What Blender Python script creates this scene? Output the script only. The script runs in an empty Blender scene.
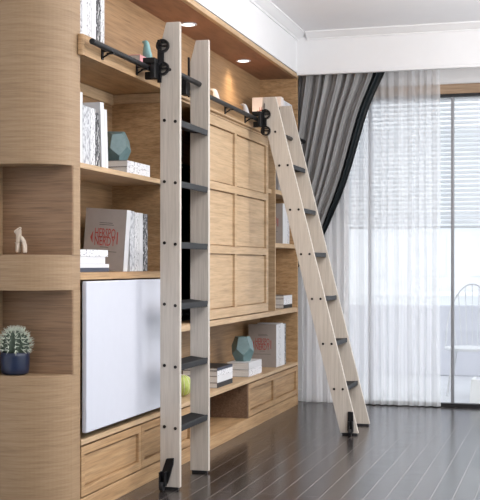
import bpy, bmesh, math, random
from mathutils import Vector, Matrix
random.seed(7)
S = bpy.context.scene
COL = S.collection
R = math.radians

# ------------------------------------------------------------------ materials
def new_mat(name, rough=.5, spec=.5, metal=0.0, color=(.8, .8, .8)):
    m = bpy.data.materials.new(name); m.use_nodes = True
    b = m.node_tree.nodes['Principled BSDF']
    b.inputs['Base Color'].default_value = (*color, 1)
    b.inputs['Roughness'].default_value = rough
    b.inputs['Specular IOR Level'].default_value = spec
    b.inputs['Metallic'].default_value = metal
    return m, m.node_tree, b

def coords(nt, scale):
    t = nt.nodes.new('ShaderNodeTexCoord'); mp = nt.nodes.new('ShaderNodeMapping')
    mp.inputs['Scale'].default_value = scale
    nt.links.new(t.outputs['Object'], mp.inputs['Vector'])
    return mp.outputs['Vector']

def noise(nt, vec, scale=1.0, detail=4.0, rough=.6):
    n = nt.nodes.new('ShaderNodeTexNoise')
    n.inputs['Scale'].default_value = scale; n.inputs['Detail'].default_value = detail
    n.inputs['Roughness'].default_value = rough
    nt.links.new(vec, n.inputs['Vector'])
    return n.outputs['Fac']

def ramp(nt, fac, stops, interp='LINEAR'):
    r = nt.nodes.new('ShaderNodeValToRGB'); r.color_ramp.interpolation = interp
    e = r.color_ramp.elements
    while len(e) < len(stops): e.new(.5)
    for i, (p, c) in enumerate(stops):
        e[i].position = p; e[i].color = (*c, 1)
    nt.links.new(fac, r.inputs['Fac'])
    return r.outputs['Color']

def mixc(nt, a, b, fac, mode='MULTIPLY'):
    m = nt.nodes.new('ShaderNodeMix'); m.data_type = 'RGBA'; m.blend_type = mode
    if isinstance(fac, float): m.inputs['Factor'].default_value = fac
    else: nt.links.new(fac, m.inputs['Factor'])
    nt.links.new(a, m.inputs['A']); nt.links.new(b, m.inputs['B'])
    return m.outputs['Result']

def bump(nt, bsdf, fac, strength=.1, dist=.002):
    b = nt.nodes.new('ShaderNodeBump'); b.inputs['Strength'].default_value = strength
    b.inputs['Distance'].default_value = dist
    nt.links.new(fac, b.inputs['Height']); nt.links.new(b.outputs['Normal'], bsdf.inputs['Normal'])

def wood(name, dark, mid, light, scale, rough=.5, streak=.35):
    m, nt, b = new_mat(name, rough, .35)
    v = coords(nt, scale)
    f = noise(nt, v, 1.0, 6, .65)
    base = ramp(nt, f, [(.28, dark), (.5, mid), (.74, light)])
    v2 = coords(nt, tuple(s * 3.1 for s in scale))
    f2 = noise(nt, v2, 1.0, 3, .5)
    st = ramp(nt, f2, [(.3, (1 - streak,) * 3), (.55, (1, 1, 1))])
    c = mixc(nt, base, st, .8)
    nt.links.new(c, b.inputs['Base Color'])
    bump(nt, b, f2, .08, .001)
    return m

def plain(name, color, rough=.5, spec=.5, metal=0.0, vary=.06, scale=18):
    m, nt, b = new_mat(name, rough, spec, metal, color)
    f = noise(nt, coords(nt, (scale,) * 3), 1, 3)
    lo = tuple(c * (1 - vary) for c in color); hi = tuple(min(1, c * (1 + vary)) for c in color)
    nt.links.new(ramp(nt, f, [(.3, lo), (.7, hi)]), b.inputs['Base Color'])
    return m

def printed(name, base, ink, scale, lo=.60, hi=.64, rough=.45):
    m, nt, b = new_mat(name, rough, .4)
    f = noise(nt, coords(nt, scale), 1, 2, .5)
    nt.links.new(ramp(nt, f, [(lo, base), (hi, ink)]), b.inputs['Base Color'])
    return m

M = {}
OAK = ((.335, .19, .088), (.465, .288, .145), (.57, .375, .205))
M['oak'] = wood('honey oak', *OAK, (9, 1.6, 42))
M['oak_round'] = wood('honey oak round end', (.285, .185, .102), (.35, .232, .132), (.405, .277, .163), (4.5, 4.5, 95), .5, .16)
M['oak_door'] = wood('pale oak panel', (.44, .29, .165), (.56, .39, .232), (.65, .47, .295), (6, 1.8, 36), .5, .22)
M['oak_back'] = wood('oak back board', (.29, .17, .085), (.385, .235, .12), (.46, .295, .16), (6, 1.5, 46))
M['ash'] = wood('whitewashed ash', (.47, .42, .36), (.565, .51, .445), (.63, .578, .51), (60, 60, 2.2), .45, .14)
M['lintel'] = wood('brown oak pelmet', (.24, .15, .09), (.34, .23, .145), (.42, .30, .2), (2, 30, 40))
M['black'] = plain('black powder coat', (.007, .007, .008), .45, .35, 0, .2)
M['black_matte'] = plain('black ribbed rubber', (.012, .012, .014), .6, .4, 0, .2, 60)
M['tread'] = plain('charcoal tread', (.008, .008, .009), .7, .25, 0, .2, 60)
M['tread_lip'] = plain('slate grey tread nosing', (.026, .027, .029), .6, .3, 0, .1, 60)
M['bolt'] = plain('dark bolt', (.02, .016, .014), .35, .6, .6)
M['board'] = plain('glossy white lacquer', (.61, .63, .70), .5, .5, 0, .01)
M['wall'] = plain('white wall paint', (.80, .80, .81), .8, .2, 0, .015, 6)
M['ceil'] = plain('white ceiling paint', (.82, .82, .84), .85, .2, 0, .01, 6)
M['plaster'] = plain('white moulded plaster', (.82, .82, .83), .7, .2, 0, .01, 6)
M['screen'] = plain('dark glass screen', (.006, .006, .008), .12, .5, 0, .1)
M['teal'] = plain('teal glaze', (.145, .235, .24), .35, .5, 0, .12, 30)
M['teal_light'] = plain('pale teal glaze', (.22, .42, .42), .35, .5, 0, .1, 30)
M['pink'] = plain('pink cloth', (.70, .33, .36), .6, .3, 0, .06)
M['paper'] = printed('page edges', (.72, .70, .67), (.50, .48, .45), (8, 8, 900), .48, .62, .8)
M['paper_up'] = printed('page edges upright', (.72, .70, .67), (.50, .48, .45), (900, 900, 8), .48, .62, .8)
M['cov_white'] = plain('white book cloth', (.70, .70, .715), .5, .4, 0, .02)
M['cov_grey'] = plain('grey book cloth', (.30, .29, .29), .6, .3, 0, .06)  # cloth of the grey books, also painted shade on white lying books
M['cov_taupe'] = plain('taupe book cloth', (.36, .32, .295), .6, .3, 0, .05)
M['cov_cream'] = plain('cream pink book cloth', (.80, .72, .68), .55, .3, 0, .03)
M['cov_black'] = plain('black book cloth', (.02, .02, .022), .5, .4, 0, .1)
M['cov_navy'] = plain('dark navy book cloth', (.045, .05, .075), .5, .4, 0, .1)
M['cov_shade'] = plain('shaded grey brown boards', (.22, .18, .155), .6, .3, 0, .08)  # paints the shade on the near side of lying books
M['print_spine'] = printed('white printed spine', (.70, .70, .715), (.06, .06, .07), (60, 150, 45), .585, .625)
M['print_dense'] = printed('white densely printed spine', (.66, .66, .68), (.08, .08, .09), (60, 190, 60), .50, .56)
M['print_dark'] = printed('black printed spine', (.025, .025, .03), (.75, .75, .75), (60, 130, 34), .56, .60)
M['print_grey'] = printed('grey marbled spine', (.62, .63, .65), (.30, .31, .34), (40, 60, 40), .46, .60)
M['print_lying'] = printed('white printed lying spine', (.78, .78, .80), (.22, .22, .25), (60, 45, 150), .585, .64)
M['red_ink'] = plain('red ink', (.42, .085, .075), .6, .3)
M['dark_ink'] = plain('grey ink', (.12, .11, .11), .6, .3)
M['navy_pot'] = plain('navy glazed pot', (.013, .022, .055), .3, .5, 0, .15)
M['cactus'] = plain('grey green cactus', (.06, .085, .06), .6, .3, 0, .25, 60)
M['spine'] = plain('pale cactus spines', (.58, .62, .52), .6, .3)
M['soil'] = plain('potting soil', (.05, .035, .025), .9, .2, 0, .3, 90)
M['blond'] = wood('blond carved wood', (.50, .40, .30), (.62, .52, .42), (.70, .60, .5), (40, 40, 8))
M['ball'] = plain('lime green ball', (.42, .50, .12), .5, .4, 0, .15, 30)
M['drape'] = plain('grey satin', (.25, .248, .246), .42, .5, 0, .04)
M['drape_edge'] = plain('black teal satin border', (.012, .018, .021), .45, .4, 0, .1)
def slat_mat():
    m = bpy.data.materials.new('white blind slat'); m.use_nodes = True; nt = m.node_tree; nt.nodes.clear()
    d = nt.nodes.new('ShaderNodeBsdfDiffuse'); tl = nt.nodes.new('ShaderNodeBsdfTranslucent')
    d.inputs['Color'].default_value = (.85, .85, .86, 1); tl.inputs['Color'].default_value = (.8, .82, .85, 1)
    a = nt.nodes.new('ShaderNodeMixShader'); a.inputs['Fac'].default_value = .5
    nt.links.new(d.outputs[0], a.inputs[1]); nt.links.new(tl.outputs[0], a.inputs[2])
    o = nt.nodes.new('ShaderNodeOutputMaterial'); nt.links.new(a.outputs[0], o.inputs['Surface'])
    return m
M['slat'] = slat_mat()
M['mullion'] = plain('grey aluminium', (.27, .275, .29), .4, .5, .3, .05)
M['sill_black'] = plain('black threshold', (.010, .010, .011), .5, .4)
M['white_metal'] = plain('white painted wire', (.70, .70, .72), .4, .5)
M['planter'] = plain('white planter', (.85, .85, .85), .6, .3, 0, .01)
M['terrace'] = plain('pale terrace paving', (.62, .62, .65), .6, .4, 0, .05, 5)
M['parapet'] = plain('pale grey parapet', (.66, .66, .71), .8, .2, 0, .03, 4)
M['facade'] = plain('pale facade', (.80, .81, .83), .8, .2, 0, .02, 1)
M['facade_win'] = plain('pale facade glazing', (.76, .775, .80), .3, .5, 0, .05, 1)

def emit(name, color, strength):
    m = bpy.data.materials.new(name); m.use_nodes = True; nt = m.node_tree
    nt.nodes.clear()
    e = nt.nodes.new('ShaderNodeEmission'); o = nt.nodes.new('ShaderNodeOutputMaterial')
    e.inputs['Color'].default_value = (*color, 1); e.inputs['Strength'].default_value = strength
    nt.links.new(e.outputs[0], o.inputs['Surface'])
    return m
M['lamp'] = emit('downlight lens', (1, .93, .82), 3.0)

def glass():
    m = bpy.data.materials.new('window glass'); m.use_nodes = True; nt = m.node_tree; nt.nodes.clear()
    t = nt.nodes.new('ShaderNodeBsdfTransparent'); g = nt.nodes.new('ShaderNodeBsdfGlossy')
    t.inputs['Color'].default_value = (.96, .97, .97, 1); g.inputs['Roughness'].default_value = .02
    x = nt.nodes.new('ShaderNodeMixShader'); x.inputs['Fac'].default_value = .05
    o = nt.nodes.new('ShaderNodeOutputMaterial')
    nt.links.new(t.outputs[0], x.inputs[1]); nt.links.new(g.outputs[0], x.inputs[2]); nt.links.new(x.outputs[0], o.inputs['Surface'])
    return m
M['glass'] = glass()

def sheer():
    m = bpy.data.materials.new('white sheer voile'); m.use_nodes = True; nt = m.node_tree; nt.nodes.clear()
    t = nt.nodes.new('ShaderNodeBsdfTransparent')
    d = nt.nodes.new('ShaderNodeBsdfDiffuse'); tl = nt.nodes.new('ShaderNodeBsdfTranslucent')
    d.inputs['Color'].default_value = (.95, .95, .96, 1); tl.inputs['Color'].default_value = (.95, .96, .98, 1)
    a = nt.nodes.new('ShaderNodeMixShader'); a.inputs['Fac'].default_value = .5
    nt.links.new(d.outputs[0], a.inputs[1]); nt.links.new(tl.outputs[0], a.inputs[2])
    f = noise(nt, coords(nt, (15, 15, .12)), 1, 3, .6)
    r = nt.nodes.new('ShaderNodeMapRange')
    r.inputs['From Min'].default_value = .3; r.inputs['From Max'].default_value = .7
    r.inputs['To Min'].default_value = .48; r.inputs['To Max'].default_value = .70
    nt.links.new(f, r.inputs['Value'])
    x = nt.nodes.new('ShaderNodeMixShader')
    nt.links.new(r.outputs['Result'], x.inputs['Fac'])
    nt.links.new(t.outputs[0], x.inputs[1]); nt.links.new(a.outputs[0], x.inputs[2])
    o = nt.nodes.new('ShaderNodeOutputMaterial'); nt.links.new(x.outputs[0], o.inputs['Surface'])
    return m
M['sheer'] = sheer()

def floor_mat():
    m, nt, b = new_mat('dark scraped planks', .3, .5)
    t = nt.nodes.new('ShaderNodeTexCoord'); mp = nt.nodes.new('ShaderNodeMapping')
    mp.inputs['Rotation'].default_value = (0, 0, R(90))
    nt.links.new(t.outputs['Object'], mp.inputs['Vector'])
    br = nt.nodes.new('ShaderNodeTexBrick')
    br.offset = .37; br.inputs['Scale'].default_value = 1.0
    br.inputs['Brick Width'].default_value = 1.7; br.inputs['Row Height'].default_value = .110
    br.inputs['Mortar Size'].default_value = .0016; br.inputs['Mortar Smooth'].default_value = .25; br.inputs['Bias'].default_value = 0
    br.inputs['Color1'].default_value = (.017, .014, .0138, 1); br.inputs['Color2'].default_value = (.045, .038, .037, 1)
    br.inputs['Mortar'].default_value = (.24, .215, .20, 1)  # pale seam colour paints in reflections off the plank bevels
    nt.links.new(mp.outputs[0], br.inputs['Vector'])
    f = noise(nt, coords(nt, (4, 42, 1)), 1, 4, .6)          # chatter marks across the planks
    st = ramp(nt, f, [(.35, (.62, .6, .6)), (.7, (1.35, 1.33, 1.31))])
    c = mixc(nt, br.outputs['Color'], st, .9)
    nt.links.new(c, b.inputs['Base Color'])
    r = nt.nodes.new('ShaderNodeMapRange'); r.inputs['To Min'].default_value = .12; r.inputs['To Max'].default_value = .30
    nt.links.new(f, r.inputs['Value']); nt.links.new(r.outputs[0], b.inputs['Roughness'])
    bp = nt.nodes.new('ShaderNodeBump'); bp.inputs['Strength'].default_value = .17; bp.inputs['Distance'].default_value = .004
    nt.links.new(f, bp.inputs['Height'])
    b2 = nt.nodes.new('ShaderNodeBump'); b2.inputs['Strength'].default_value = .4; b2.inputs['Distance'].default_value = .003; b2.invert = True
    nt.links.new(br.outputs['Fac'], b2.inputs['Height']); nt.links.new(bp.outputs['Normal'], b2.inputs['Normal'])
    nt.links.new(b2.outputs['Normal'], b.inputs['Normal'])
    return m
M['floor'] = floor_mat()

# ------------------------------------------------------------------ helpers
def thing(name, label, cat, loc=(0, 0, 0), group=None):
    o = bpy.data.objects.new(name, None); COL.objects.link(o)
    o.location = loc; o.empty_display_size = .1
    o['label'] = label; o['category'] = cat
    if group: o['group'] = group
    return o

def tag(o, label, cat, group=None):
    o['label'] = label; o['category'] = cat
    if group: o['group'] = group
    return o

def obj(name, bm, mat, parent=None, bevel=0.0, smooth=False, local=False, seg=2, ang=35):
    """Link a bmesh as one object.  World coordinates are made local to the top parent unless local."""
    me = bpy.data.meshes.new(name)
    if parent is not None and not local:
        off = Vector((0, 0, 0)); p = parent
        while p is not None:
            off += p.location; p = p.parent
        bmesh.ops.translate(bm, verts=bm.verts, vec=-off)
    bmesh.ops.recalc_face_normals(bm, faces=bm.faces)
    bm.to_mesh(me); bm.free()
    me.materials.append(M[mat] if isinstance(mat, str) else mat)
    o = bpy.data.objects.new(name, me); COL.objects.link(o)
    if parent is not None: o.parent = parent
    if smooth:
        for p in me.polygons: p.use_smooth = True
    if bevel:
        b = o.modifiers.new('bevel', 'BEVEL'); b.width = bevel; b.segments = seg; b.limit_method = 'ANGLE'; b.angle_limit = R(ang)
    return o

def struct(name, bm, mat, **k):
    o = obj(name, bm, mat, **k); o['kind'] = 'structure'; return o

def B(*boxes):
    bm = bmesh.new()
    for x0, x1, y0, y1, z0, z1 in boxes: box(bm, x0, x1, y0, y1, z0, z1)
    return bm

def box(bm, x0, x1, y0, y1, z0, z1):
    v = [bm.verts.new(p) for p in ((x0, y0, z0), (x1, y0, z0), (x1, y1, z0), (x0, y1, z0), (x0, y0, z1), (x1, y0, z1), (x1, y1, z1), (x0, y1, z1))]
    for f in ((0, 3, 2, 1), (4, 5, 6, 7), (0, 1, 5, 4), (1, 2, 6, 5), (2, 3, 7, 6), (3, 0, 4, 7)):
        bm.faces.new([v[i] for i in f])

def prism(bm, pts, a0, a1, axis):
    """Extrude a 2-D outline along an axis: 'y' takes (x,z), 'z' takes (x,y), 'x' takes (y,z)."""
    def mk(p, a):
        return {'y': (p[0], a, p[1]), 'z': (p[0], p[1], a), 'x': (a, p[0], p[1])}[axis]
    lo = [bm.verts.new(mk(p, a0)) for p in pts]; hi = [bm.verts.new(mk(p, a1)) for p in pts]
    bm.faces.new(lo); bm.faces.new(hi)
    n = len(pts)
    for i in range(n): bm.faces.new((lo[i], lo[(i + 1) % n], hi[(i + 1) % n], hi[i]))

def rod(bm, p0, p1, r, n=16, r2=None):
    p0 = Vector(p0); p1 = Vector(p1); d = p1 - p0
    q = d.to_track_quat('Z', 'Y').to_matrix().to_4x4()
    bmesh.ops.create_cone(bm, cap_ends=True, segments=n, radius1=r, radius2=r if r2 is None else r2, depth=d.length,
                          matrix=Matrix.Translation((p0 + p1) / 2) @ q)

def lathe(bm, prof, c, n=32):
    rings = []
    for r, z in prof:
        rings.append([bm.verts.new((c[0] + r * math.cos(2 * math.pi * i / n), c[1] + r * math.sin(2 * math.pi * i / n), c[2] + z)) for i in range(n)])
    for a, b in zip(rings, rings[1:]):
        for i in range(n): bm.faces.new((a[i], a[(i + 1) % n], b[(i + 1) % n], b[i]))
    bm.faces.new(rings[0]); bm.faces.new(rings[-1])

def annulus(bm, cx, cz, ro, ri, y0, y1, n=24):
    vs = []
    for i in range(n):
        a = 2 * math.pi * i / n; ca, sa = math.cos(a), math.sin(a)
        vs.append([bm.verts.new((cx + r * ca, y, cz + r * sa)) for r, y in ((ro, y0), (ro, y1), (ri, y1), (ri, y0))])
    for i in range(n):
        p, q = vs[i], vs[(i + 1) % n]
        for k in range(4): bm.faces.new((p[k], q[k], q[(k + 1) % 4], p[(k + 1) % 4]))

def skin(name, pts, edges, radii, mat, parent, levels=2):
    """One continuous body grown over connected joints; applied to a plain mesh."""
    me = bpy.data.meshes.new(name); me.from_pydata(pts, edges, [])
    o = bpy.data.objects.new(name, me); COL.objects.link(o)
    sk = o.modifiers.new('skin', 'SKIN')
    for i, r in enumerate(radii):
        r = r if isinstance(r, tuple) else (r, r)
        me.skin_vertices[0].data[i].radius = r
    me.skin_vertices[0].data[0].use_root = True
    ss = o.modifiers.new('sub', 'SUBSURF'); ss.levels = levels; ss.render_levels = levels
    dg = bpy.context.evaluated_depsgraph_get(); dg.update()
    m2 = bpy.data.meshes.new_from_object(o.evaluated_get(dg))
    o.modifiers.clear(); o.data = m2; m2.name = name
    m2.materials.clear(); m2.materials.append(M[mat])
    for p in m2.polygons: p.use_smooth = True
    if parent: o.parent = parent
    return o

def text(body, size, mat, parent, loc, rot, name='title_lettering', width=None, depth=.0004, bold=.0):
    cu = bpy.data.curves.new(name, 'FONT'); cu.body = body; cu.size = size; cu.align_x = 'CENTER'; cu.align_y = 'CENTER'
    cu.extrude = depth; cu.offset = bold; cu.resolution_u = 2
    t = bpy.data.objects.new(name, cu); COL.objects.link(t)
    dg = bpy.context.evaluated_depsgraph_get(); dg.update()
    me = bpy.data.meshes.new_from_object(t.evaluated_get(dg))
    bpy.data.objects.remove(t)
    if width:
        xs = [v.co.x for v in me.vertices]; k = width / (max(xs) - min(xs))
        for v in me.vertices: v.co.x *= k
    me.name = name; me.materials.clear(); me.materials.append(M[mat])
    o = bpy.data.objects.new(name, me); COL.objects.link(o); o.parent = parent
    o.location = loc; o.rotation_euler = rot
    return o

# ------------------------------------------------------------------ room shell
CEIL = 3.18
struct('floor', B((-.38, 4.8, -1.6, 9.72, -.06, 0)), 'floor')
struct('ceiling', B((-.38, 4.8, -1.6, 9.9, CEIL, CEIL + .06)), 'ceil')
struct('wall_left', B((-.46, -.38, -1.6, 9.72, 0, CEIL)), 'wall')
struct('wall_front', B((-.46, 4.8, -1.7, -1.6, 0, CEIL)), 'wall')
struct('wall_right', B((4.7, 4.8, -1.6, .2, 0, CEIL), (4.7, 4.8, 9.2, 9.9, 0, CEIL), (4.7, 4.8, .2, 9.2, 2.85, CEIL)), 'wall')
struct('wall_back', B((-.46, .36, 9.72, 9.9, 0, CEIL), (4.0, 4.8, 9.72, 9.9, 0, CEIL), (.36, 4.0, 9.72, 9.9, 2.66, CEIL)), 'wall')
struct('baseboard_back', B((-.37, .34, 9.695, 9.72, 0, .11)), 'plaster', bevel=.006)
# bulkhead above the bookcase and the deep valance hiding the curtain track
struct('trim_1', B((-.38, .0, -1.6, 9.45, 2.845, CEIL)), 'plaster')
struct('trim_2', B((.0, 4.7, 9.42, 9.45, 2.82, CEIL)), 'plaster')
def crown(pts, a0, a1, axis):
    bm = bmesh.new(); prism(bm, pts, a0, a1, axis); return bm
cove = [(0, 0), (.012, 0), (.016, .012), (.03, .018), (.05, .03), (.075, .046), (.085, .05), (.085, .062), (0, .062)]
struct('trim_3', crown([(x, CEIL - .062 + z) for x, z in cove], -1.6, 9.42, 'y'), 'plaster')
struct('trim_4', crown([(9.42 - x, CEIL - .062 + z) for x, z in cove], .09, 4.7, 'x'), 'plaster')
struct('trim_5', B((.0, 4.7, 9.405, 9.42, 2.82, 2.845)), 'plaster', bevel=.004)

# ------------------------------------------------------------------ bookcase
bk = thing('bookcase', 'large built-in honey oak bookcase with open shelves, cabinet doors and a panelled sliding door', 'bookcase', (0, 4.93, 0))
Y0, Y1 = 4.93, 9.47
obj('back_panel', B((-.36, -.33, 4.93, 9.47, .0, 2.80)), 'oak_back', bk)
obj('side_panel', B((-.33, 0, 9.44, 9.47, 0, 2.80)), 'oak', bk, bevel=.002)
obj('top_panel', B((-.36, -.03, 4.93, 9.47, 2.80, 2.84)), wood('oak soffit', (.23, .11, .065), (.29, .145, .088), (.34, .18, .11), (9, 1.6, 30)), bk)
obj('front_trim', B((-.03, .004, 4.93, 9.47, 2.80, 2.835)), 'oak_door', bk, bevel=.004)
obj('divider', B((-.33, -.002, 6.12, 6.15, .371, 2.19)), 'oak', bk)
obj('divider', B((-.33, -.001, 8.672, 8.692, .838, 2.19)), 'oak_door', bk)
obj('divider', B((-.33, -.035, 8.18, 8.20, .838, 2.19)), 'oak', bk)
def shelf(y0, y1, z0, z1, x1=0.0, mat='oak_door'):
    return obj('shelf', B((-.33, x1, y0, y1, z0, z1)), mat, bk, bevel=.002)
shelf(4.93, 6.12, 1.660, 1.686)
shelf(4.93, 6.12, 1.129, 1.165, 0.0, 'oak')
shelf(6.15, 9.44, .800, .838)
shelf(8.692, 9.44, 1.340, 1.375)
shelf(8.692, 9.44, 1.765, 1.800)
shelf(8.20, 8.672, 1.765, 1.800, -.03)
bm = bmesh.new()
pts = [(.025, 9.47), (-.33, 9.47), (-.33, 4.9305), (.025, 4.9305)]
prism(bm, pts, 2.19, 2.29, 'z')
obj('cornice_shelf', bm, 'oak', bk, bevel=.001)
obj('cornice_moulding', B((-.05, .008, 6.15, 9.44, 2.178, 2.19), (-.05, .031, 6.15, 9.47, 2.193, 2.203)), 'oak_door', bk, bevel=.002)
obj('lit_strip', B((-.33, -.312, 4.93, 6.10, 2.125, 2.188), (-.33, -.02, 6.10, 6.12, 2.135, 2.188)), 'oak_door', bk, bevel=.004)  # paler wood stands in for the lit strip below the cornice
obj('bench_top', B((-.33, .006, 4.93, 9.44, .345, .371)), 'oak_door', bk, bevel=.002)
obj('plinth', B((-.33, -.002, 4.93, 9.44, .0, .088)), 'oak', bk, bevel=.003)
obj('cubby_side', B((-.33, -.004, 6.60, 6.62, .09, .345)), 'oak', bk)
dk = wood('shaded cubby oak', (.10, .055, .03), (.17, .10, .06), (.25, .155, .10), (70, 70, 90), .6)  # oak darkened in colour for the shade inside the cubby
o = obj('cubby_side', B((-.33, -.004, 7.876, 7.90, .09, .345)), dk, bk); o['label'] = 'textured end of the open cubby, shade painted into its dark colour'

def panel_door(y0, y1, z0, z1, x0, x1, cols, rows, st, mid, rec):
    """Frame of stiles and rails with recessed fields; returns one mesh."""
    bm = bmesh.new()
    cw = (y1 - y0 - 2 * st - mid * (cols - 1)) / cols; rh = (z1 - z0 - 2 * st - mid * (rows - 1)) / rows
    ys = [(y0 + st + i * (cw + mid), y0 + st + i * (cw + mid) + cw) for i in range(cols)]
    zs = [(z0 + st + i * (rh + mid), z0 + st + i * (rh + mid) + rh) for i in range(rows)]
    box(bm, x0, x0 + .004, y0 + st * .5, y1 - st * .5, z0 + st * .5, z1 - st * .5)
    ly = [y0] + [v for a in ys for v in a] + [y1]
    for i in range(0, len(ly), 2): box(bm, x0, x1, ly[i], ly[i + 1], z0, z1)
    lz = [z0] + [v for a in zs for v in a] + [z1]
    for (a, b) in ys:
        for i in range(0, len(lz), 2): box(bm, x0, x1, a, b, lz[i], lz[i + 1])
    for (a, b) in ys:
        for (c, d) in zs:
            g = .009                                     # shadow groove round a flat field
            box(bm, x0 + .001, x1 - rec, a + g, b - g, c + g, d - g)
    return bm
for y0, y1 in ((4.945, 5.735), (5.741, 6.60)):
    obj('cabinet_door', panel_door(y0, y1, .097, .335, -.030, -.001, 1, 1, .040, 0, .014), 'oak', bk)
for y0, y1 in ((7.90, 8.662), (8.668, 9.438)):
    obj('cabinet_door', panel_door(y0, y1, .097, .335, -.030, -.001, 1, 1, .040, 0, .014), 'oak', bk)
o = obj('sliding_door', panel_door(6.66, 8.45, .846, 2.176, -.030, .002, 2, 3, .062, .05, .014), 'oak_door', bk)
o['label'] = 'pale oak sliding door with two columns of three recessed panels'

# round-cornered end unit with two open niches
eu = thing('end_shelf_unit', 'tall oak end unit with rounded corner and two open niches, left edge of the photo', 'shelf unit', (-.18, 4.75, 0))
def round_plan(r=.225, yb=4.851, n=14):
    p = [(-.36, yb), (-.030, yb), (-.030, 4.9295), (0, 4.9295)]
    p += [(-.000 - r + r * math.cos(a), 4.905 - r * math.sin(a)) for a in [R(14) + (R(90) - R(14)) * i / n for i in range(n + 1)]]
    p += [(-.36, 4.68)]
    return p
for z0, z1, nm in ((0, .690, 'base_block'), (1.083, 1.247, 'shelf'), (1.664, 2.84, 'upper_block')):
    bm = bmesh.new(); prism(bm, round_plan(), z0, z1, 'z'); obj(nm, bm, 'oak_round', eu, bevel=.001, ang=40)
obj('front_stile', B((-.030, 0, 4.851, 4.9295, .690, 1.083), (-.030, 0, 4.851, 4.9295, 1.247, 1.664)), 'oak_round', eu)
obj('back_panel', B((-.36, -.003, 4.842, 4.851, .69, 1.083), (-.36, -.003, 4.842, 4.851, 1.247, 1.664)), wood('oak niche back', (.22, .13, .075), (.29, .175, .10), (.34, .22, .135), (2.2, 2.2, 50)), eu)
obj('side_panel', B((-.379, -.36, 4.68, 4.851, 0, 2.84)), 'oak_round', eu)
obj('side_panel', B((-.36, -.0305, 4.852, 4.9295, 0, 2.80)), 'oak_round', eu)

bm = bmesh.new()
prism(bm, [(.0006, 4.9295), (.0006, 4.898)] + [(.0006 + .0244 * math.sin(R(a)), 4.911 - .013 * math.cos(R(a))) for a in (20, 40, 60, 80, 90)] + [(.025, 4.9295)], 2.191, 2.289, 'z')
obj('cornice_end', bm, 'oak', eu, bevel=.001)

wb = thing('white_panel_door', 'glossy white panel mounted on the bookcase front below the near shelves', 'panel', (.015, 5.55, .40))
obj('panel', B((.0005, .026, 4.944, 6.135, .402, 1.122)), 'board', wb, bevel=.006, seg=3)

tv = thing('television', 'dark flat television screen in the recess behind the sliding door and near ladder', 'television', (-.28, 7.3, .838))
obj('screen', B((-.262, -.258, 6.40, 8.12, .90, 1.86)), 'screen', tv)
obj('case', B((-.31, -.262, 6.38, 8.14, .88, 1.88)), 'black', tv, bevel=.006)
obj('foot', B((-.32, -.17, 6.8, 7.7, .839, .85), (-.305, -.27, 7.1, 7.4, .85, .89)), 'black', tv, bevel=.003)

# ceiling downlights in the soffit
for (x, y, lab) in ((-.20, 7.114, 'round warm downlight in the bookcase soffit above the near ladder'), (-.215, 8.503, 'round warm downlight in the bookcase soffit nearer the curtain')):
    t = thing('downlight', lab, 'light', (x, y, 2.80), 'downlights in the bookcase soffit')
    bm = bmesh.new(); annulus(bm, 0, 0, .058, .044, 0, .006); bmesh.ops.rotate(bm, verts=bm.verts, matrix=Matrix.Rotation(R(90), 3, 'X'))
    bmesh.ops.translate(bm, verts=bm.verts, vec=(0, 0, -.007)); obj('trim_ring', bm, 'board', t, local=True, smooth=False)
    bm = bmesh.new(); rod(bm, (0, 0, -.004), (0, 0, -.001), .0435, 24); obj('lens', bm, 'lamp', t, local=True)
    ld = bpy.data.lights.new('downlight_spot', 'SPOT'); ld.energy = 13; ld.color = (1, .82, .58); ld.spot_size = R(140); ld.spot_blend = 1; ld.shadow_soft_size = .09
    lo = bpy.data.objects.new('downlight_spot', ld); COL.objects.link(lo); lo.location = (0, 0, -.02); lo.parent = t

# ------------------------------------------------------------------ rail
RX, RZ = .072, 2.250
rl = thing('ladder_rail', 'long black ladder rail on brackets along the bookcase cornice', 'rail', (RX, 4.93, RZ))
bm = bmesh.new(); rod(bm, (RX, 4.90, RZ), (RX, 9.40, RZ), .0145, 20); obj('tube', bm, 'black', rl, smooth=False, bevel=.003)
for y in (5.13, 5.595, 7.21, 7.70, 8.20, 9.36):
    bm = bmesh.new()
    box(bm, .0255, .031, y - .011, y + .011, 2.205, 2.285)
    box(bm, .031, RX - .01, y - .006, y + .006, RZ - .008, RZ + .008)
    rod(bm, (.031, y, 2.215), (RX, y, RZ - .012), .0045, 8)
    box(bm, RX - .018, RX + .018, y - .010, y + .010, RZ - .020, RZ - .014)
    obj('bracket', bm, 'black', rl)

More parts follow.
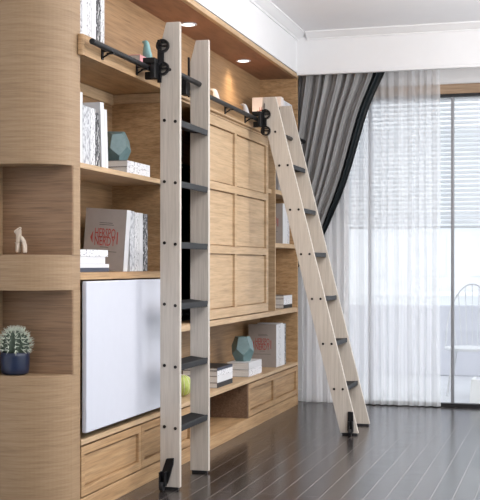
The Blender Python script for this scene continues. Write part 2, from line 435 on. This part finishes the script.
# ------------------------------------------------------------------ ladders
def ladder(label, y0, yfar, xc, tan, w, ztop, zt, tilt, rodz, wheels, chy, castor_dx):
    """xc = stile centre at the floor; tan = lean towards the bookcase."""
    t = thing('library_ladder', label, 'ladder', (xc, y0, 0), 'library ladders')
    th = .028; h = w / 2
    cx = lambda z: xc - tan * z
    outline = [(cx(.014) - h, .014), (cx(.014) + h, .014), (cx(ztop) + h, ztop), (cx(ztop) - h + .034, ztop), (cx(ztop - chy) - h, ztop - chy)]
    for yy, nm in ((y0, 'near'), (yfar, 'far')):
        bm = bmesh.new(); prism(bm, outline, yy, yy + th, 'y'); s = obj('stile', bm, 'ash', t, bevel=.002)
        bm = bmesh.new(); prism(bm, [(cx(.0) - h + .01, .0), (cx(.0) + h - .01, .0), (cx(.014) + h - .01, .0138), (cx(.014) - h + .01, .0138)], yy + .003, yy + th - .003, 'y')
        obj('foot_pad', bm, 'black_matte', t)
    for z in zt:
        c = cx(z); bm = bmesh.new()
        box(bm, -.052, .040, y0 + th, yfar, -.012, .010)
        M4 = Matrix.Translation((c, 0, z)) @ Matrix.Rotation(tilt, 4, 'Y')
        bmesh.ops.transform(bm, verts=bm.verts, matrix=M4)
        tr = obj('tread', bm, 'tread', t, bevel=.002)
        bm = bmesh.new(); box(bm, .040, .052, y0 + th, yfar, -.020, .013)
        bmesh.ops.transform(bm, verts=bm.verts, matrix=M4); obj('nosing', bm, 'tread_lip', tr, bevel=.003)
        for dx in (-.031, .031):
            bm = bmesh.new(); p = M4 @ Vector((dx, 0, 0))
            rod(bm, (p.x, y0 - .003, p.z), (p.x, y0 + .004, p.z),   .0088, 12); obj('bolt', bm, 'bolt', t)
    bm = bmesh.new(); rod(bm, (cx(rodz), y0 + th, rodz), (cx(rodz), yfar, rodz), .015, 16); o = obj('cross_bar', bm, 'black', t); o.data.polygons.foreach_set('use_smooth', [len(p.vertices) == 4 for p in o.data.polygons])
    bm = bmesh.new(); rod(bm, (cx(rodz), y0 - .003, rodz), (cx(rodz), y0 + .004, rodz), .0085, 12); obj('bolt', bm, 'bolt', t)
    # double-wheel carriage clamped on the outer face
    xe = cx(RZ) - h
    yk = y0 - .013
    bm = bmesh.new(); x0 = xe - .012
    prism(bm, [(x0, RZ - .075), (x0 + .022, RZ - .075), (x0 + .020, RZ + .115), (x0 + .020, wheels[0] + .034), (x0, wheels[0] + .034)], yk + .0005, y0 - .0005, 'y')
    zm = sum(wheels) / 2
    box(bm, x0 + .015, x0 + .036, yk + .0005, y0 - .0005, zm - .03, zm + .03)
    pl = obj('carriage_plate', bm, 'black', t, bevel=.002)
    for wz in wheels:
        bm = bmesh.new(); wx = x0 + .030
        annulus(bm, wx, wz,   .036, .025, yk - .006, y0 - .0006)
        box(bm, wx - .026, wx + .026, yk - .004, y0 - .0008, wz - .004, wz + .004)
        box(bm, wx - .024, wx - .008, yk - .004, y0 - .0008, wz - .02, wz + .02)
        box(bm, wx - .018, wx + .018, yk - .002, y0 - .0008, wz + .015, wz + .020)
        obj('wheel', bm, 'black', pl)
    # clamp block wrapping the rail
    ya = y0 - .075
    bm = bmesh.new()
    box(bm, RX - .022, xe - .002, ya, y0 - .016, RZ + .018, RZ + .05)
    box(bm, RX + .018, xe - .002, ya, y0 - .016, RZ - .06, RZ + .018)
    box(bm, RX - .022, RX + .018, ya + .03, y0 - .016, RZ - .06, RZ - .020)
    obj('rail_clamp', bm, 'black', pl, bevel=.004)
    # same clamp inside the far stile, slimmer
    bm = bmesh.new(); x0f = xe - .012
    box(bm, x0f, x0f + .012, yfar - .012, yfar - .001, RZ - .08, RZ + .15)
    box(bm, RX + .018, x0f + .014, yfar - .075, yfar - .012, RZ - .075, RZ + .03)
    obj('carriage_plate', bm, 'black', t, bevel=.002)
    # floor brake: slanted black lever with a wheel
    xcst = xc + castor_dx
    yb = y0 - .0005
    bm = bmesh.new()
    s = -.25 if tan < .1 else 0
    prism(bm, [(xcst - .028, .050), (xcst + .020, .030), (xcst + .052, .135), (xcst + .056, .172), (xcst + .014, .168)] if tan < .1 else
          [(xcst - .026, .03), (xcst + .02, .022), (xcst + .016, .165), (xcst - .022, .168)], yb - .016, yb, 'y')
    cb = obj('brake_lever', bm, 'black', t, bevel=.004)
    bm = bmesh.new()
    for k in (-.010, .018): box(bm, xcst + k - .006, xcst + k + .002, yb - .05, yb - .014, .024, .10)
    obj('fork', bm, 'black', cb, bevel=.002)
    bm = bmesh.new(); rod(bm, (xcst - .009, yb - .045, .0245), (xcst + .011, yb - .045, .0245), .024, 20); obj('castor_wheel', bm, 'black_matte', cb, bevel=.002)
    return t
zt = [.332 + .3275 * k for k in range(6)]
ladder('whitewashed ladder standing upright in front of the white panel', 5.695, 6.20, .177, 0.0, .111, 2.497,
       zt, R(7), 2.243, (2.371, 2.250), .125, -.030)
zt = [.322 + .3185 * k for k in range(6)]
ladder('whitewashed ladder leaning out into the room beside the grey drape', 7.875, 8.36, .745, .251, .128, 2.41,
       zt, R(-1), 2.158, (2.285, 2.165), .10, .01)

# ------------------------------------------------------------------ books
def book(label, group, y, z, w, t, h, cover, spine=None, x=-.03, tilt=0, yaw=0, rz=0, lying=False, title=None, name='book'):
    """Spine faces the room (+x).  Upright: thickness along y, height along z.  Lying: height along y, thickness along z."""
    b = thing(name, label, 'book', (x, y, z), group)
    b.rotation_euler = (tilt, yaw, rz)
    c = .003
    sp = spine or cover
    bm = bmesh.new()
    if not lying:
        box(bm, -w, -c, 0, c, 0, h); box(bm, -w, -c, t - c, t, 0, h); obj('cover', bm, cover, b, local=True)
        obj('spine', B((-c, 0, 0, t, 0, h)), sp, b, local=True, bevel=.0012)
        obj('pages', B((-w + .004, -c, c, t - c, .003, h - .003)), 'paper_up', b, local=True)
    else:
        box(bm, -w, -c, 0, h, 0, c); box(bm, -w, -c, 0, h, t - c, t); obj('cover', bm, cover, b, local=True)
        obj('spine', B((-c, 0, 0, h, 0, t)), sp, b, local=True, bevel=.0012)
        obj('pages', B((-w + .004, -c, .003, h - .003, c, t - c)), 'paper', b, local=True)
    if title:
        cxm = -w * .50; k = w / .2
        r = (R(90), 0, 0)
        bars = [(-.36, .36)]
        text('HERSPO', .060 * k, 'red_ink', b, (cxm, -.0006, h * .595), r, 'red_title', w * .50, bold=.0004)
        text('NERDY', .060 * k, 'red_ink', b, (cxm, -.0006, h * .465), r, 'red_title', w * .50, bold=.0004)
        bm = bmesh.new()
        xl = cxm - w * .27
        prism(bm, [(xl - w * .085, h * .525), (xl - w * .03, h * .435), (xl - w * .022, h * .435), (xl - w * .03, h * .525), (xl - w * .022, h * .62), (xl - w * .03, h * .62)], -.001, 0, 'y')
        box(bm, cxm + w * .29, cxm + w * .315, -.001, 0, h * .43, h * .63)
        obj('red_bracket', bm, 'red_ink', b, local=True)
        bm = bmesh.new()
        for (a, d, zz) in ((-.15, .17, .765), (-.15, .20, .735), (-.30, .30, .30), (-.1, .1, .37)):
            box(bm, cxm + w * a, cxm + w * d, -.001, 0, h * zz, h * zz + .003)
        obj('fine_print', bm, 'dark_ink', b, local=True)
    return b

G = 'upright books on the cornice shelf above the white panel'
Z = 2.2905
for lab, y, t, h, cov, sp in (
        ('white book with dense black marks at the left end of the top shelf', 4.945, .085, .30, 'cov_white', 'print_dense'),
        ('plain white narrow book, second from left on the top shelf', 5.033, .055, .30, 'cov_white', 'cov_white'),
        ('white book with sparse dark lettering in the middle of the top shelf row', 5.091, .05, .31, 'cov_white', 'print_spine'),
        ('white book left of the black one on the top shelf', 5.144, .055, .30, 'cov_white', 'cov_white'),
        ('black book standing among white books on the top shelf', 5.202, .055, .33, 'cov_black', 'print_dark'),
        ('white speckled book at the right end of the top shelf row', 5.260, .045, .33, 'cov_white', 'print_spine')):
    book(lab, G, y, Z, .20, t, h, cov, sp, x=-.035)
G = 'upright books on the shelf with the teal ornament'
Z = 1.6865
for lab, y, t, h, cov, sp, tl in (
        ('tall white book against the left end of the teal ornament shelf', 4.94, .085, .345, 'cov_white', 'cov_white', 0),
        ('grey marbled book next to the tall white one, teal ornament shelf', 5.030, .09, .285, 'cov_white', 'print_grey', 0),
        ('narrow white book between the marbled and the black books', 5.123, .055, .285, 'cov_white', 'print_spine', 0),
        ('black book with white marks on the teal ornament shelf', 5.181, .055, .27, 'cov_black', 'print_dark', 0)):
    book(lab, G, y, Z, .20, t, h, cov, sp, x=-.03, tilt=tl)
book('tall light grey book leaning right of the black book', G, 5.262, Z, .23, .045, .33, 'cov_white', 'cov_white', x=-.03, tilt=R(4))
book('slim white book leaning last in the row by the teal ornament', G, 5.310, Z, .20, .035, .30, 'cov_white', 'cov_white', x=-.03, tilt=R(4))
G = 'lying books under the teal ornament'
book('shade-browned lying book, bottom of the pair under the teal ornament', G, 5.60, 1.6868, .24, .036, .345, 'cov_shade', 'print_lying', x=-.03, lying=True)  # brown and grey boards carry the shade of the pair's near side
book('shade-greyed lying book, top of the pair under the teal ornament', G, 5.605, 1.7232, .235, .034, .34, 'cov_grey', 'print_lying', x=-.03, lying=True)

G = 'upright books on the shelf above the white panel'
Z = 1.1655
book('taupe book with red title, cover facing out above the white panel', G, 5.56, Z, .235, .055, .325, 'cov_taupe', 'cov_white', x=-.035, yaw=R(4.0), title=True)
for lab, y, t, h, cov, sp in (
        ('grey white book right beside the red-titled taupe one above the white panel', 5.655, .065, .325, 'cov_white', 'print_grey'),
        ('white book with dark lettering, third from the taupe book above the white panel', 5.724, .065, .32, 'cov_white', 'print_spine'),
        ('plain white book left of the black-marked book above the white panel', 5.793, .055, .32, 'cov_white', 'cov_white'),
        ('white and black book touching the ladder stile above the white panel', 5.852, .07, .318, 'cov_black', 'print_dark')):
    book(lab, G, y, Z, .20, t, h, cov, sp, x=-.035)
G = 'lying stack in front of the taupe book'
book('dark navy lying book at the bottom of the stack above the white panel', G, 4.945, Z + .0003, .22, .020, .385, 'cov_navy', 'cov_navy', x=-.02, lying=True)
book('thin pale lying book, second from the bottom above the white panel', G, 4.945, Z + .0207, .22, .019, .385, 'cov_white', 'cov_white', x=-.02, lying=True)
book('plain white lying book, third from the bottom above the white panel', G, 4.945, Z + .0401, .21, .035, .34, 'cov_white', 'cov_white', x=-.022, lying=True)
book('white lying book with grey lettering on top of the stack above the white panel', G, 4.945, Z + .0755, .22, .034, .37, 'cov_white', 'print_lying', x=-.02, lying=True)

G = 'lying books in the low niche'
Z = .3715
for lab, z, t, sp, cov in (('dark grey lying book at the bottom of the left stack in the low niche', 0.0003, .034, 'cov_black', 'cov_grey'), ('white lying book second from bottom of the left low-niche stack', .0347, .044, 'cov_white', 'cov_shade'),
                           ('white lying book third from bottom of the left low-niche stack', .0791, .036, 'print_lying', 'cov_grey'), ('black lying book on top of the left low-niche stack', .1155, .020, 'cov_navy', 'cov_black')):
    book(lab, G, 7.255, Z + z, .25, t, .36, cov, sp, x=-.04, lying=True)  # grey and brown boards under white spines are painted shade
for lab, z, t, sp, cov in (('white lying book at the bottom of the pair under the grey-teal vase', 0.0003, .055, 'print_lying', 'cov_grey'), ('white lying book on top of the pair under the grey-teal vase', .0557, .05, 'cov_white', 'cov_white')):
    book(lab, G, 8.04, Z + z, .17, t, .37, cov, sp, x=-.04, lying=True)  # grey boards of the lower book are painted shade
G = 'upright books in the low niche'
book('taupe book with red title, cover facing out in the low niche', G, 8.87, Z, .235, .07, .345, 'cov_taupe', 'cov_white', x=-.04, title=True)
for lab, y, t, h, sp in (('white book right beside the red-titled book in the low niche', 8.945, .075, .345, 'print_spine'), ('white book third from the red-titled one in the low niche', 9.025, .065, .35, 'cov_white'),
                         ('white book fourth in the low niche row', 9.095, .055, .34, 'cov_white'), ('dark narrow book ending the low niche row', 9.155, .04, .34, 'print_dark')):
    book(lab, G, y, Z, .20, t, h, 'cov_white' if sp != 'print_dark' else 'cov_black', sp, x=-.04)

G = 'lying books on the short shelf right of the sliding door'
Z = .8385
for lab, z, t, cov, sp in (('dark lying book at the bottom of the stack right of the sliding door', .0003, .030, 'cov_shade', 'cov_black'), ('white lying book in the middle of the stack right of the sliding door', .0307, .050, 'cov_grey', 'print_lying'),
                           ('white lying book topping the stack right of the sliding door', .0811, .026, 'cov_shade', 'cov_white')):
    book(lab, G, 9.10, Z + z, .24, t, .30, cov, sp, x=-.035, lying=True)  # board colours darkened for the shaded near side of the stack
G = 'upright books right of the sliding door'
Z = 1.3755
book('grey book with red title behind the leaning ladder', G, 9.09, Z, .22, .08, .335, 'cov_taupe', 'cov_white', x=-.04, title=True)
for lab, y, sp in (('white book beside the red-titled one behind the leaning ladder', 9.175, 'cov_white'), ('white lettered book last in the row behind the leaning ladder', 9.25, 'print_spine')):
    book(lab, G, y, Z, .20, .07, .33, 'cov_white', sp, x=-.04)
book('grey book on the upper short shelf behind the leaning ladder', 'upper short shelf', 8.98, 1.8005, .2, .09, .30, 'cov_grey', 'cov_grey', x=-.05)

G = 'books on the cornice shelf behind the leaning ladder'
Z = 2.2905
book('cream book with pink title, cover facing out on the cornice shelf', G, 8.86, Z, .24, .09, .27, 'cov_cream', 'cov_cream', x=.0, title=True)
for lab, y, t, sp in (('white book right of the cream one on the cornice shelf', 8.955, .09, 'cov_white'), ('white lettered book second from the cream one on the cornice shelf', 9.05, .08, 'print_spine'),
                      ('white book third from the cream one on the cornice shelf', 9.135, .075, 'cov_white'), ('grey white book ending the row by the drape on the cornice shelf', 9.215, .07, 'print_grey')):
    book(lab, G, y, Z, .20, t, .26, 'cov_white', sp, x=-.01)
book('pink book lying on the cornice shelf beside the near ladder', 'pink book', 5.79, 2.2905, .18, .062, .30, 'pink', 'pink', x=-.03, lying=True)

# ------------------------------------------------------------------ ornaments
def dodeca(name, label, cat, loc, r, zs, rot):
    t = thing(name, label, cat, loc)
    p = (1 + 5 ** .5) / 2; q = 1 / p
    vs = [(a, b, c) for a in (-1, 1) for b in (-1, 1) for c in (-1, 1)]
    vs += [(0, a * q, b * p) for a in (-1, 1) for b in (-1, 1)] + [(a * q, b * p, 0) for a in (-1, 1) for b in (-1, 1)] + [(a * p, 0, b * q) for a in (-1, 1) for b in (-1, 1)]
    bm = bmesh.new()
    for v in vs: bm.verts.new(v)
    bmesh.ops.convex_hull(bm, input=bm.verts)
    bmesh.ops.dissolve_limit(bm, angle_limit=R(3), verts=bm.verts, edges=bm.edges)
    bmesh.ops.transform(bm, verts=bm.verts, matrix=Matrix.Rotation(rot[2], 4, 'Z') @ Matrix.Rotation(rot[1], 4, 'Y') @ Matrix.Rotation(rot[0], 4, 'X'))
    bmesh.ops.scale(bm, verts=bm.verts, vec=(r / 3 ** .5, r / 3 ** .5, zs / 3 ** .5))
    # flat foot and flat top
    lo = min(v.co.z for v in bm.verts); cut = lo + .16 * zs
    for zc, n in ((cut, (0, 0, -1)), (-cut, (0, 0, 1))):
        g = bmesh.ops.bisect_plane(bm, geom=bm.verts[:] + bm.edges[:] + bm.faces[:], plane_co=(0, 0, zc), plane_no=n, clear_outer=True)
        ed = [e for e in g['geom_cut'] if isinstance(e, bmesh.types.BMEdge)]
        bmesh.ops.edgeloop_fill(bm, edges=ed)
    lo = min(v.co.z for v in bm.verts)
    bmesh.ops.translate(bm, verts=bm.verts, vec=(0, 0, -lo))
    obj('body', bm, 'teal', t, local=True, bevel=.0015)
    return t
dodeca('faceted_vase', 'teal faceted ornament on two lying books above the taupe book shelf', 'ornament', (-.16, 5.77, 1.7578), .082, .112, (R(20), R(31), R(25)))
dodeca('faceted_vase', 'grey-teal faceted vase on two lying books in the low niche', 'ornament', (-.13, 8.19, .4775), .088, .128, (R(12), R(31), R(8)))

t = thing('bird_figurine', 'small teal bird figurine on the pink book beside the near ladder', 'figurine', (-.07, 6.00, 2.353))
skin('bird', [(0, 0, .020), (0, 0, .05), (.0, .0, .085), (-.004, 0, .108), (-.028, 0, .110), (.03, 0, .02), (.0, .0, .0065)], [(0, 1), (1, 2), (2, 3), (3, 4), (0, 5), (0, 6)],
     [.030, .027, .020, .019, .005, .016, .024], 'teal_light', t)
def bird(label, loc, s):
    t = thing('bird_figurine', label, 'figurine', loc)
    skin('bird', [tuple(c * s for c in p) for p in ((0, 0, .018), (.0, 0, .05), (-.004, 0, .075), (-.03, 0, .08), (.03, 0, .02), (0, 0, .006))], [(0, 1), (1, 2), (2, 3), (0, 4), (0, 5)],
         [k * s for k in (.02, .016, .013, .003, .009, .014)], 'cov_white', t)
bird('small white bird figurine on the cornice shelf just right of the near ladder', (-.09, 7.38, 2.29), 1.4)
bird('small white bird figurine on the cornice shelf left of the cream book', (-.09, 8.13, 2.29), 1.4)

t = thing('deer_figurine', 'small blond wooden deer figurine standing in the upper niche', 'figurine', (-.225, 4.765, 1.2475))
pts = [(.016, 0, .072), (-.010, 0, .074), (-.014, 0, .098), (-.010, 0, .114), (-.034, 0, .104), (.020, .008, .040), (.020, .008, .007), (.020, -.008, .040), (.020, -.008, .007),
       (-.014, .008, .040), (-.016, .008, .009), (-.014, -.008, .040), (-.016, -.008, .009), (-.002, .007, .128), (-.002, -.007, .128)]
skin('deer', pts, [(0, 1), (1, 2), (2, 3), (3, 4), (0, 5), (5, 6), (0, 7), (7, 8), (1, 9), (9, 10), (1, 11), (11, 12), (3, 13), (3, 14)],
     [.013, .015, .012, .012, .008, .0065, .0065, .0065, .0065, .010, .0085, .010, .0085, .004, .004], 'blond', t)

t = thing('potted_cactus', 'spiny cactus in a round navy pot in the lower niche', 'plant', (-.255, 4.765, .6905))
bm = bmesh.new(); lathe(bm, [(.046, .0), (.060, .006), (.066, .03), (.067, .085), (.066, .103), (.062, .104), (.060, .095)], (0, 0, 0)); obj('pot', bm, 'navy_pot', t, local=True, smooth=True)
bm = bmesh.new(); rod(bm, (0, 0, .088), (0, 0, .097), .0595, 24); obj('soil', bm, 'soil', t, local=True)
bm = bmesh.new(); n = 48; prev = None; rings = []
for j in range(13):
    a = -.5 + (math.pi / 2 + .5) * j / 12
    rings.append([bm.verts.new(((.060 * math.cos(a) * (1 + .10 * math.cos(12 * k * 2 * math.pi / n))) * math.cos(2 * math.pi * k / n), .060 * math.cos(a) * (1 + .10 * math.cos(12 * k * 2 * math.pi / n)) * math.sin(2 * math.pi * k / n), .135 + .072 * math.sin(a))) for k in range(n)])
for a, b in zip(rings, rings[1:]):
    for k in range(n): bm.faces.new((a[k], a[(k + 1) % n], b[(k + 1) % n], b[k]))
bm.faces.new(rings[0])
obj('cactus_body', bm, 'cactus', t, local=True, smooth=True)
bm = bmesh.new()
for k in range(12):
    for j in range(7):
        a = -.25 + 1.75 * j / 7; ph = 2 * math.pi * k / 12
        base = Vector((.064 * math.cos(a) * math.cos(ph), .064 * math.cos(a) * math.sin(ph), .135 + .073 * math.sin(a)))
        nrm = Vector((math.cos(a) * math.cos(ph), math.cos(a) * math.sin(ph), math.sin(a)))
        for q in range(5):
            d = (nrm + Vector((random.uniform(-.7, .7), random.uniform(-.7, .7), random.uniform(-.6, .7)))).normalized()
            e = base + d * random.uniform(.020, .030)
            if e.y > .072: continue
            rod(bm, base, e, .0022, 4, .0005)
o = obj('spines', bm, 'spine', t, local=True); o['kind'] = 'stuff'

t = thing('ball', 'lime green ball in the low niche behind the near ladder', 'ball', (-.12, 6.76, .3715))
bm = bmesh.new(); bmesh.ops.create_uvsphere(bm, u_segments=32, v_segments=20, radius=.068, matrix=Matrix.Translation((0, 0, .068))); obj('ball_body', bm, 'ball', t, local=True, smooth=True)
bm = bmesh.new()
for k in range(6):
    a = math.pi * k / 6
    for i in range(28):
        p = [(.0685 * math.sin(u) * math.cos(a), .0685 * math.sin(u) * math.sin(a), .068 + .0685 * math.cos(u)) for u in (2 * math.pi * i / 28, 2 * math.pi * (i + 1) / 28)]
        if min(p[0][2], p[1][2]) > .004: rod(bm, p[0], p[1], .0012, 5)
obj('ribs', bm, 'cov_cream', t, local=True)

# ------------------------------------------------------------------ curtains
def grid(fn, nu, nv, thick=0):
    bm = bmesh.new(); vs = [[bm.verts.new(fn(i / nu, j / nv)) for i in range(nu + 1)] for j in range(nv + 1)]
    for j in range(nv):
        for i in range(nu): bm.faces.new((vs[j][i], vs[j][i + 1], vs[j + 1][i + 1], vs[j + 1][i]))
    return bm

LEAD = [(0.80, 3.0), (.742, 2.82), (.600, 2.50), (.437, 1.96), (.30, 1.62), (.20, 1.42), (.03, 1.22), (-.09, 1.10)]
def lead(v):
    k = v * (len(LEAD) - 1); i = min(int(k), len(LEAD) - 2); f = k - i
    p = [LEAD[max(0, min(len(LEAD) - 1, i + d))] for d in (-1, 0, 1, 2)]
    return tuple(.5 * (2 * p[1][c] + (p[2][c] - p[0][c]) * f + (2 * p[0][c] - 5 * p[1][c] + 4 * p[2][c] - p[3][c]) * f * f + (3 * p[1][c] - p[0][c] - 3 * p[2][c] + p[3][c]) * f ** 3) for c in (0, 1))
def trail(v):
    return (.015 - .25 * v ** 1.3, 3.0 - 1.92 * v)
def drape(u0, u1, off=0.0):
    def fn(u, v):
        u = u0 + (u1 - u0) * u
        a, b = trail(v), lead(v)
        x = a[0] + (b[0] - a[0]) * u; z = a[1] + (b[1] - a[1]) * u - .10 * math.sin(math.pi * u) * v
        amp = .034 * (1 - .55 * v)
        ph = u * 2 * math.pi * 8.5
        w = math.sin(ph + .9 * math.sin(ph * .37 + 1)) + .35 * math.sin(2.3 * ph + 2 * v)
        return (x, 9.515 + amp * w * .72 + off, z)
    return fn
t = thing('drape', 'grey satin drape with black border swept aside at the window', 'curtain', (.3, 9.515, 1.1))
ob = obj('grey_cloth', grid(drape(0, .85), 160, 60), 'drape', t, smooth=True)
ob = obj('border', grid(drape(.85, 1.0), 30, 60), 'drape_edge', t, smooth=True); ob['label'] = 'black leading border'
def tail(u, v):
    x = -.24 + .15 * u; z = 1.10 - 1.09 * v
    return (x, 9.53 + .025 * math.sin(u * 2 * math.pi * 4 + .4), z)
obj('tail', grid(tail, 60, 8), 'drape', t, smooth=True)
bm = bmesh.new(); box(bm, -.28, -.08, 9.482, 9.487, 1.07, 1.13); box(bm, -.28, -.08, 9.565, 9.57, 1.07, 1.13); box(bm, -.285, -.28, 9.482, 9.57, 1.07, 1.13)
obj('tieback', bm, 'drape_edge', t)

def voile(u, v):
    x = .0 + 1.195 * u; ph = u * 2 * math.pi * 15
    w = math.sin(ph + 1.3 * math.sin(ph * .23)) + .2 * math.sin(ph * 2.7 + 1)
    return (x + .004 * math.sin(9 * v + u * 30), 9.615 + .016 * w * (.75 + .25 * v), 3.0 - 2.992 * v)
sh = obj('sheer_curtain', grid(voile, 320, 12), 'sheer', smooth=True)
tag(sh, 'sheer white voile curtain hanging to the floor across the window', 'curtain')
bm = bmesh.new(); rod(bm, (-.3, 9.60, 3.03), (4.6, 9.60, 3.03), .012, 12); tr = obj('curtain_track', bm, 'white_metal')
tag(tr, 'white curtain track hidden behind the valance', 'curtain rail')
tr.location.y = 0

# ------------------------------------------------------------------ window
w1 = bpy.data.objects.new('window_1', None); COL.objects.link(w1); w1.location = (2.1, 9.7, 0); w1['kind'] = 'structure'
def wpart(nm, bm, mat, **k):
    o = obj(nm, bm, mat, w1, **k); return o
for x in (.585, 1.29, 2.0, 2.7, 3.4): wpart('mullion', B((x - .013, x + .013, 9.672, 9.718, .03, 2.62)), 'mullion', bevel=.003)
wpart('frame', B((.36, .40, 9.68, 9.718, .03, 2.64), (3.96, 4.0, 9.68, 9.718, .03, 2.64)), 'planter')
wpart('threshold', B((.36, 4.0, 9.66, 9.73, .0005, .03)), 'sill_black')
xs = [.40, .572, .598, 1.277, 1.303, 1.987, 2.013, 2.687, 2.713, 3.387, 3.413, 3.96]
for i in range(0, 12, 2): wpart('pane', B((xs[i], xs[i + 1], 9.697, 9.701, .03, 2.62)), 'glass')

bl = thing('venetian_blind', 'white venetian blind lowered over the upper half of the window', 'blind', (2.1, 9.78, 1.54))
bm = bmesh.new()
for k in range(28):
    z = 2.60 - k * .0385
    v = [(.37, 9.770, z - .008), (3.99, 9.770, z - .008), (3.99, 9.800, z + .021), (.37, 9.800, z + .021)]
    bm.faces.new([bm.verts.new(p) for p in v])
obj('slats', bm, 'slat', bl)
obj('headrail', B((.37, 3.99, 9.76, 9.81, 2.615, 2.655)), 'slat', bl)
obj('bottom_rail', B((.37, 3.99, 9.766, 9.802, 1.515, 1.535)), 'slat', bl)
bm = bmesh.new()
for x in (.75, 1.6, 2.4, 3.2): rod(bm, (x, 9.784, 1.535), (x, 9.784, 2.615), .001, 6)
obj('cords', bm, 'mullion', bl)
pm = thing('window_pelmet', 'brown oak pelmet board across the top of the window', 'pelmet', (2.1, 9.68, 2.61))
obj('board', B((.42, 4.0, 9.652, 9.719, 2.645, 2.727)), 'lintel', pm, bevel=.003)
obj('shadow_strip', B((.42, 4.0, 9.662, 9.719, 2.622, 2.645)), 'sill_black', pm)  # black strip standing in for the shadow at the blind headrail

# ------------------------------------------------------------------ terrace outside
struct('floor_terrace', B((-2, 6, 9.9, 12.9, -.08, -.01)), 'terrace')
struct('wall_terrace', B((-2, 6, 12.5, 12.62, -.01, .76)), 'parapet', bevel=.01)
c = thing('garden_chair', 'white wire garden chair with a hooped spindle back outside the window', 'chair', (1.36, 10.9, -.01))
bm = bmesh.new()
hoop = [(-.25 * math.cos(a), -.03 * math.sin(a) * 0, .43 + .60 * math.sin(a)) for a in [math.pi * i / 20 for i in range(21)]]
for p, q in zip(hoop, hoop[1:]): rod(bm, p, q, .008, 8)
obj('back_hoop', bm, 'white_metal', c, local=True)
for k in range(-3, 4):
    x = k * .065; zt_ = .43 + .60 * math.sqrt(max(0, 1 - (x / .25) ** 2))
    bm = bmesh.new(); rod(bm, (x * .75, 0, .44), (x, 0, zt_), .005, 6); obj('spindle', bm, 'white_metal', c, local=True)
bm = bmesh.new(); rod(bm, (0, -.2, .42), (0, -.2, .445), .24, 28); obj('seat', bm, 'white_metal', c, local=True, bevel=.006)
for sx in (-1, 1):
    for sy in (-.36, -.04):
        bm = bmesh.new(); rod(bm, (sx * .2, sy + (.0 if sy < -.2 else .04), .0), (sx * .14, sy, .425), .010, 8); obj('leg', bm, 'white_metal', c, local=True)
p = thing('planter_box', 'low white planter box outside the glass at the lower right', 'planter', (1.62, 10.15, -.01))
bm = bmesh.new(); prism(bm, [(-.22, 0), (.3, 0), (.32, .19), (-.2, .215)], -.14, .14, 'y'); obj('box_body', bm, 'planter', p, local=True, bevel=.004)
obj('soil', B((-.19, .3, -.11, .11, .19, .2135)), 'parapet', p, local=True)
def building(label, x0, x1, y, z1, fl, nw):
    b = thing('apartment_building', label, 'building', ((x0 + x1) / 2, y, -8), 'buildings beyond the terrace')
    obj('facade', B((x0, x1, y, y + 8, -8, z1)), 'facade', b)
    for k in range(fl):
        z = z1 - 2.2 - k * 3.0
        for i in range(nw):
            xa = x0 + (x1 - x0) * (i + .2) / nw; xb = x0 + (x1 - x0) * (i + .8) / nw
            obj('window', B((xa, xb, y - .06, y + .0, z, z + 1.5)), 'facade_win', b)
        obj('balcony_slab', B((x0, x1, y - .9, y, z - .7, z - .55)), 'facade', b)
building('pale apartment building seen faintly through the sheer curtain', -6, 2.9, 42, 9, 5, 4)
building('pale apartment building at the right edge behind the blind', 4.2, 14, 36, 7.5, 5, 4)

# ------------------------------------------------------------------ light
wd = bpy.data.worlds.new('overcast sky'); S.world = wd; wd.use_nodes = True
bg = wd.node_tree.nodes['Background']
bg.inputs['Color'].default_value = (.90, .945, 1.0, 1); bg.inputs['Strength'].default_value = 1.05
def area(name, loc, rot, sx, sy, power, color):
    l = bpy.data.lights.new(name, 'AREA'); l.shape = 'RECTANGLE'; l.size = sx; l.size_y = sy; l.energy = power; l.color = color
    o = bpy.data.objects.new(name, l); COL.objects.link(o); o.location = loc; o.rotation_euler = rot; return o
l = bpy.data.lights.new('room_fill', 'POINT'); l.energy = 60; l.shadow_soft_size = .3; l.color = (1, .97, .94)  # added unseen point light filling the room, no fixture modelled
o = bpy.data.objects.new('room_fill', l); COL.objects.link(o); o.location = (3.0, 7.2, 2.2)

area('ceiling_fill', (2.6, 4.5, 2.35), (R(180), 0, 0), 1.6, 5.5, 175, (1, .97, .96))  # added unseen area light to brighten the ceiling
sl = bpy.data.lights.new('facade_fill_sun', 'SUN'); sl.energy = .3; sl.angle = R(2); sl.color = (1, .97, .93)  # sun lamp added to brighten the facades outside
o = bpy.data.objects.new('facade_fill_sun', sl); COL.objects.link(o); o.rotation_euler = (R(52), 0, R(4))

# ------------------------------------------------------------------ camera
F, CX, CY, VP = 1130.0, 240.0, 265.0, 565.0
cd = bpy.data.cameras.new('camera'); cam = bpy.data.objects.new('camera', cd); COL.objects.link(cam)
cd.sensor_fit = 'HORIZONTAL'; cd.sensor_width = 36; cd.lens = F / 480 * 36
cd.shift_y = (CY - 250) / 480; cd.clip_end = 300
cam.location = (2.2044, 0, 1.2)
cam.rotation_euler = (R(90), 0, math.atan((VP - CX) / F))
S.camera = cam
vs = S.view_settings; vs.view_transform = 'Standard'; vs.look = 'None'; vs.gamma = 1; vs.use_curve_mapping = False; vs.exposure = 0.72
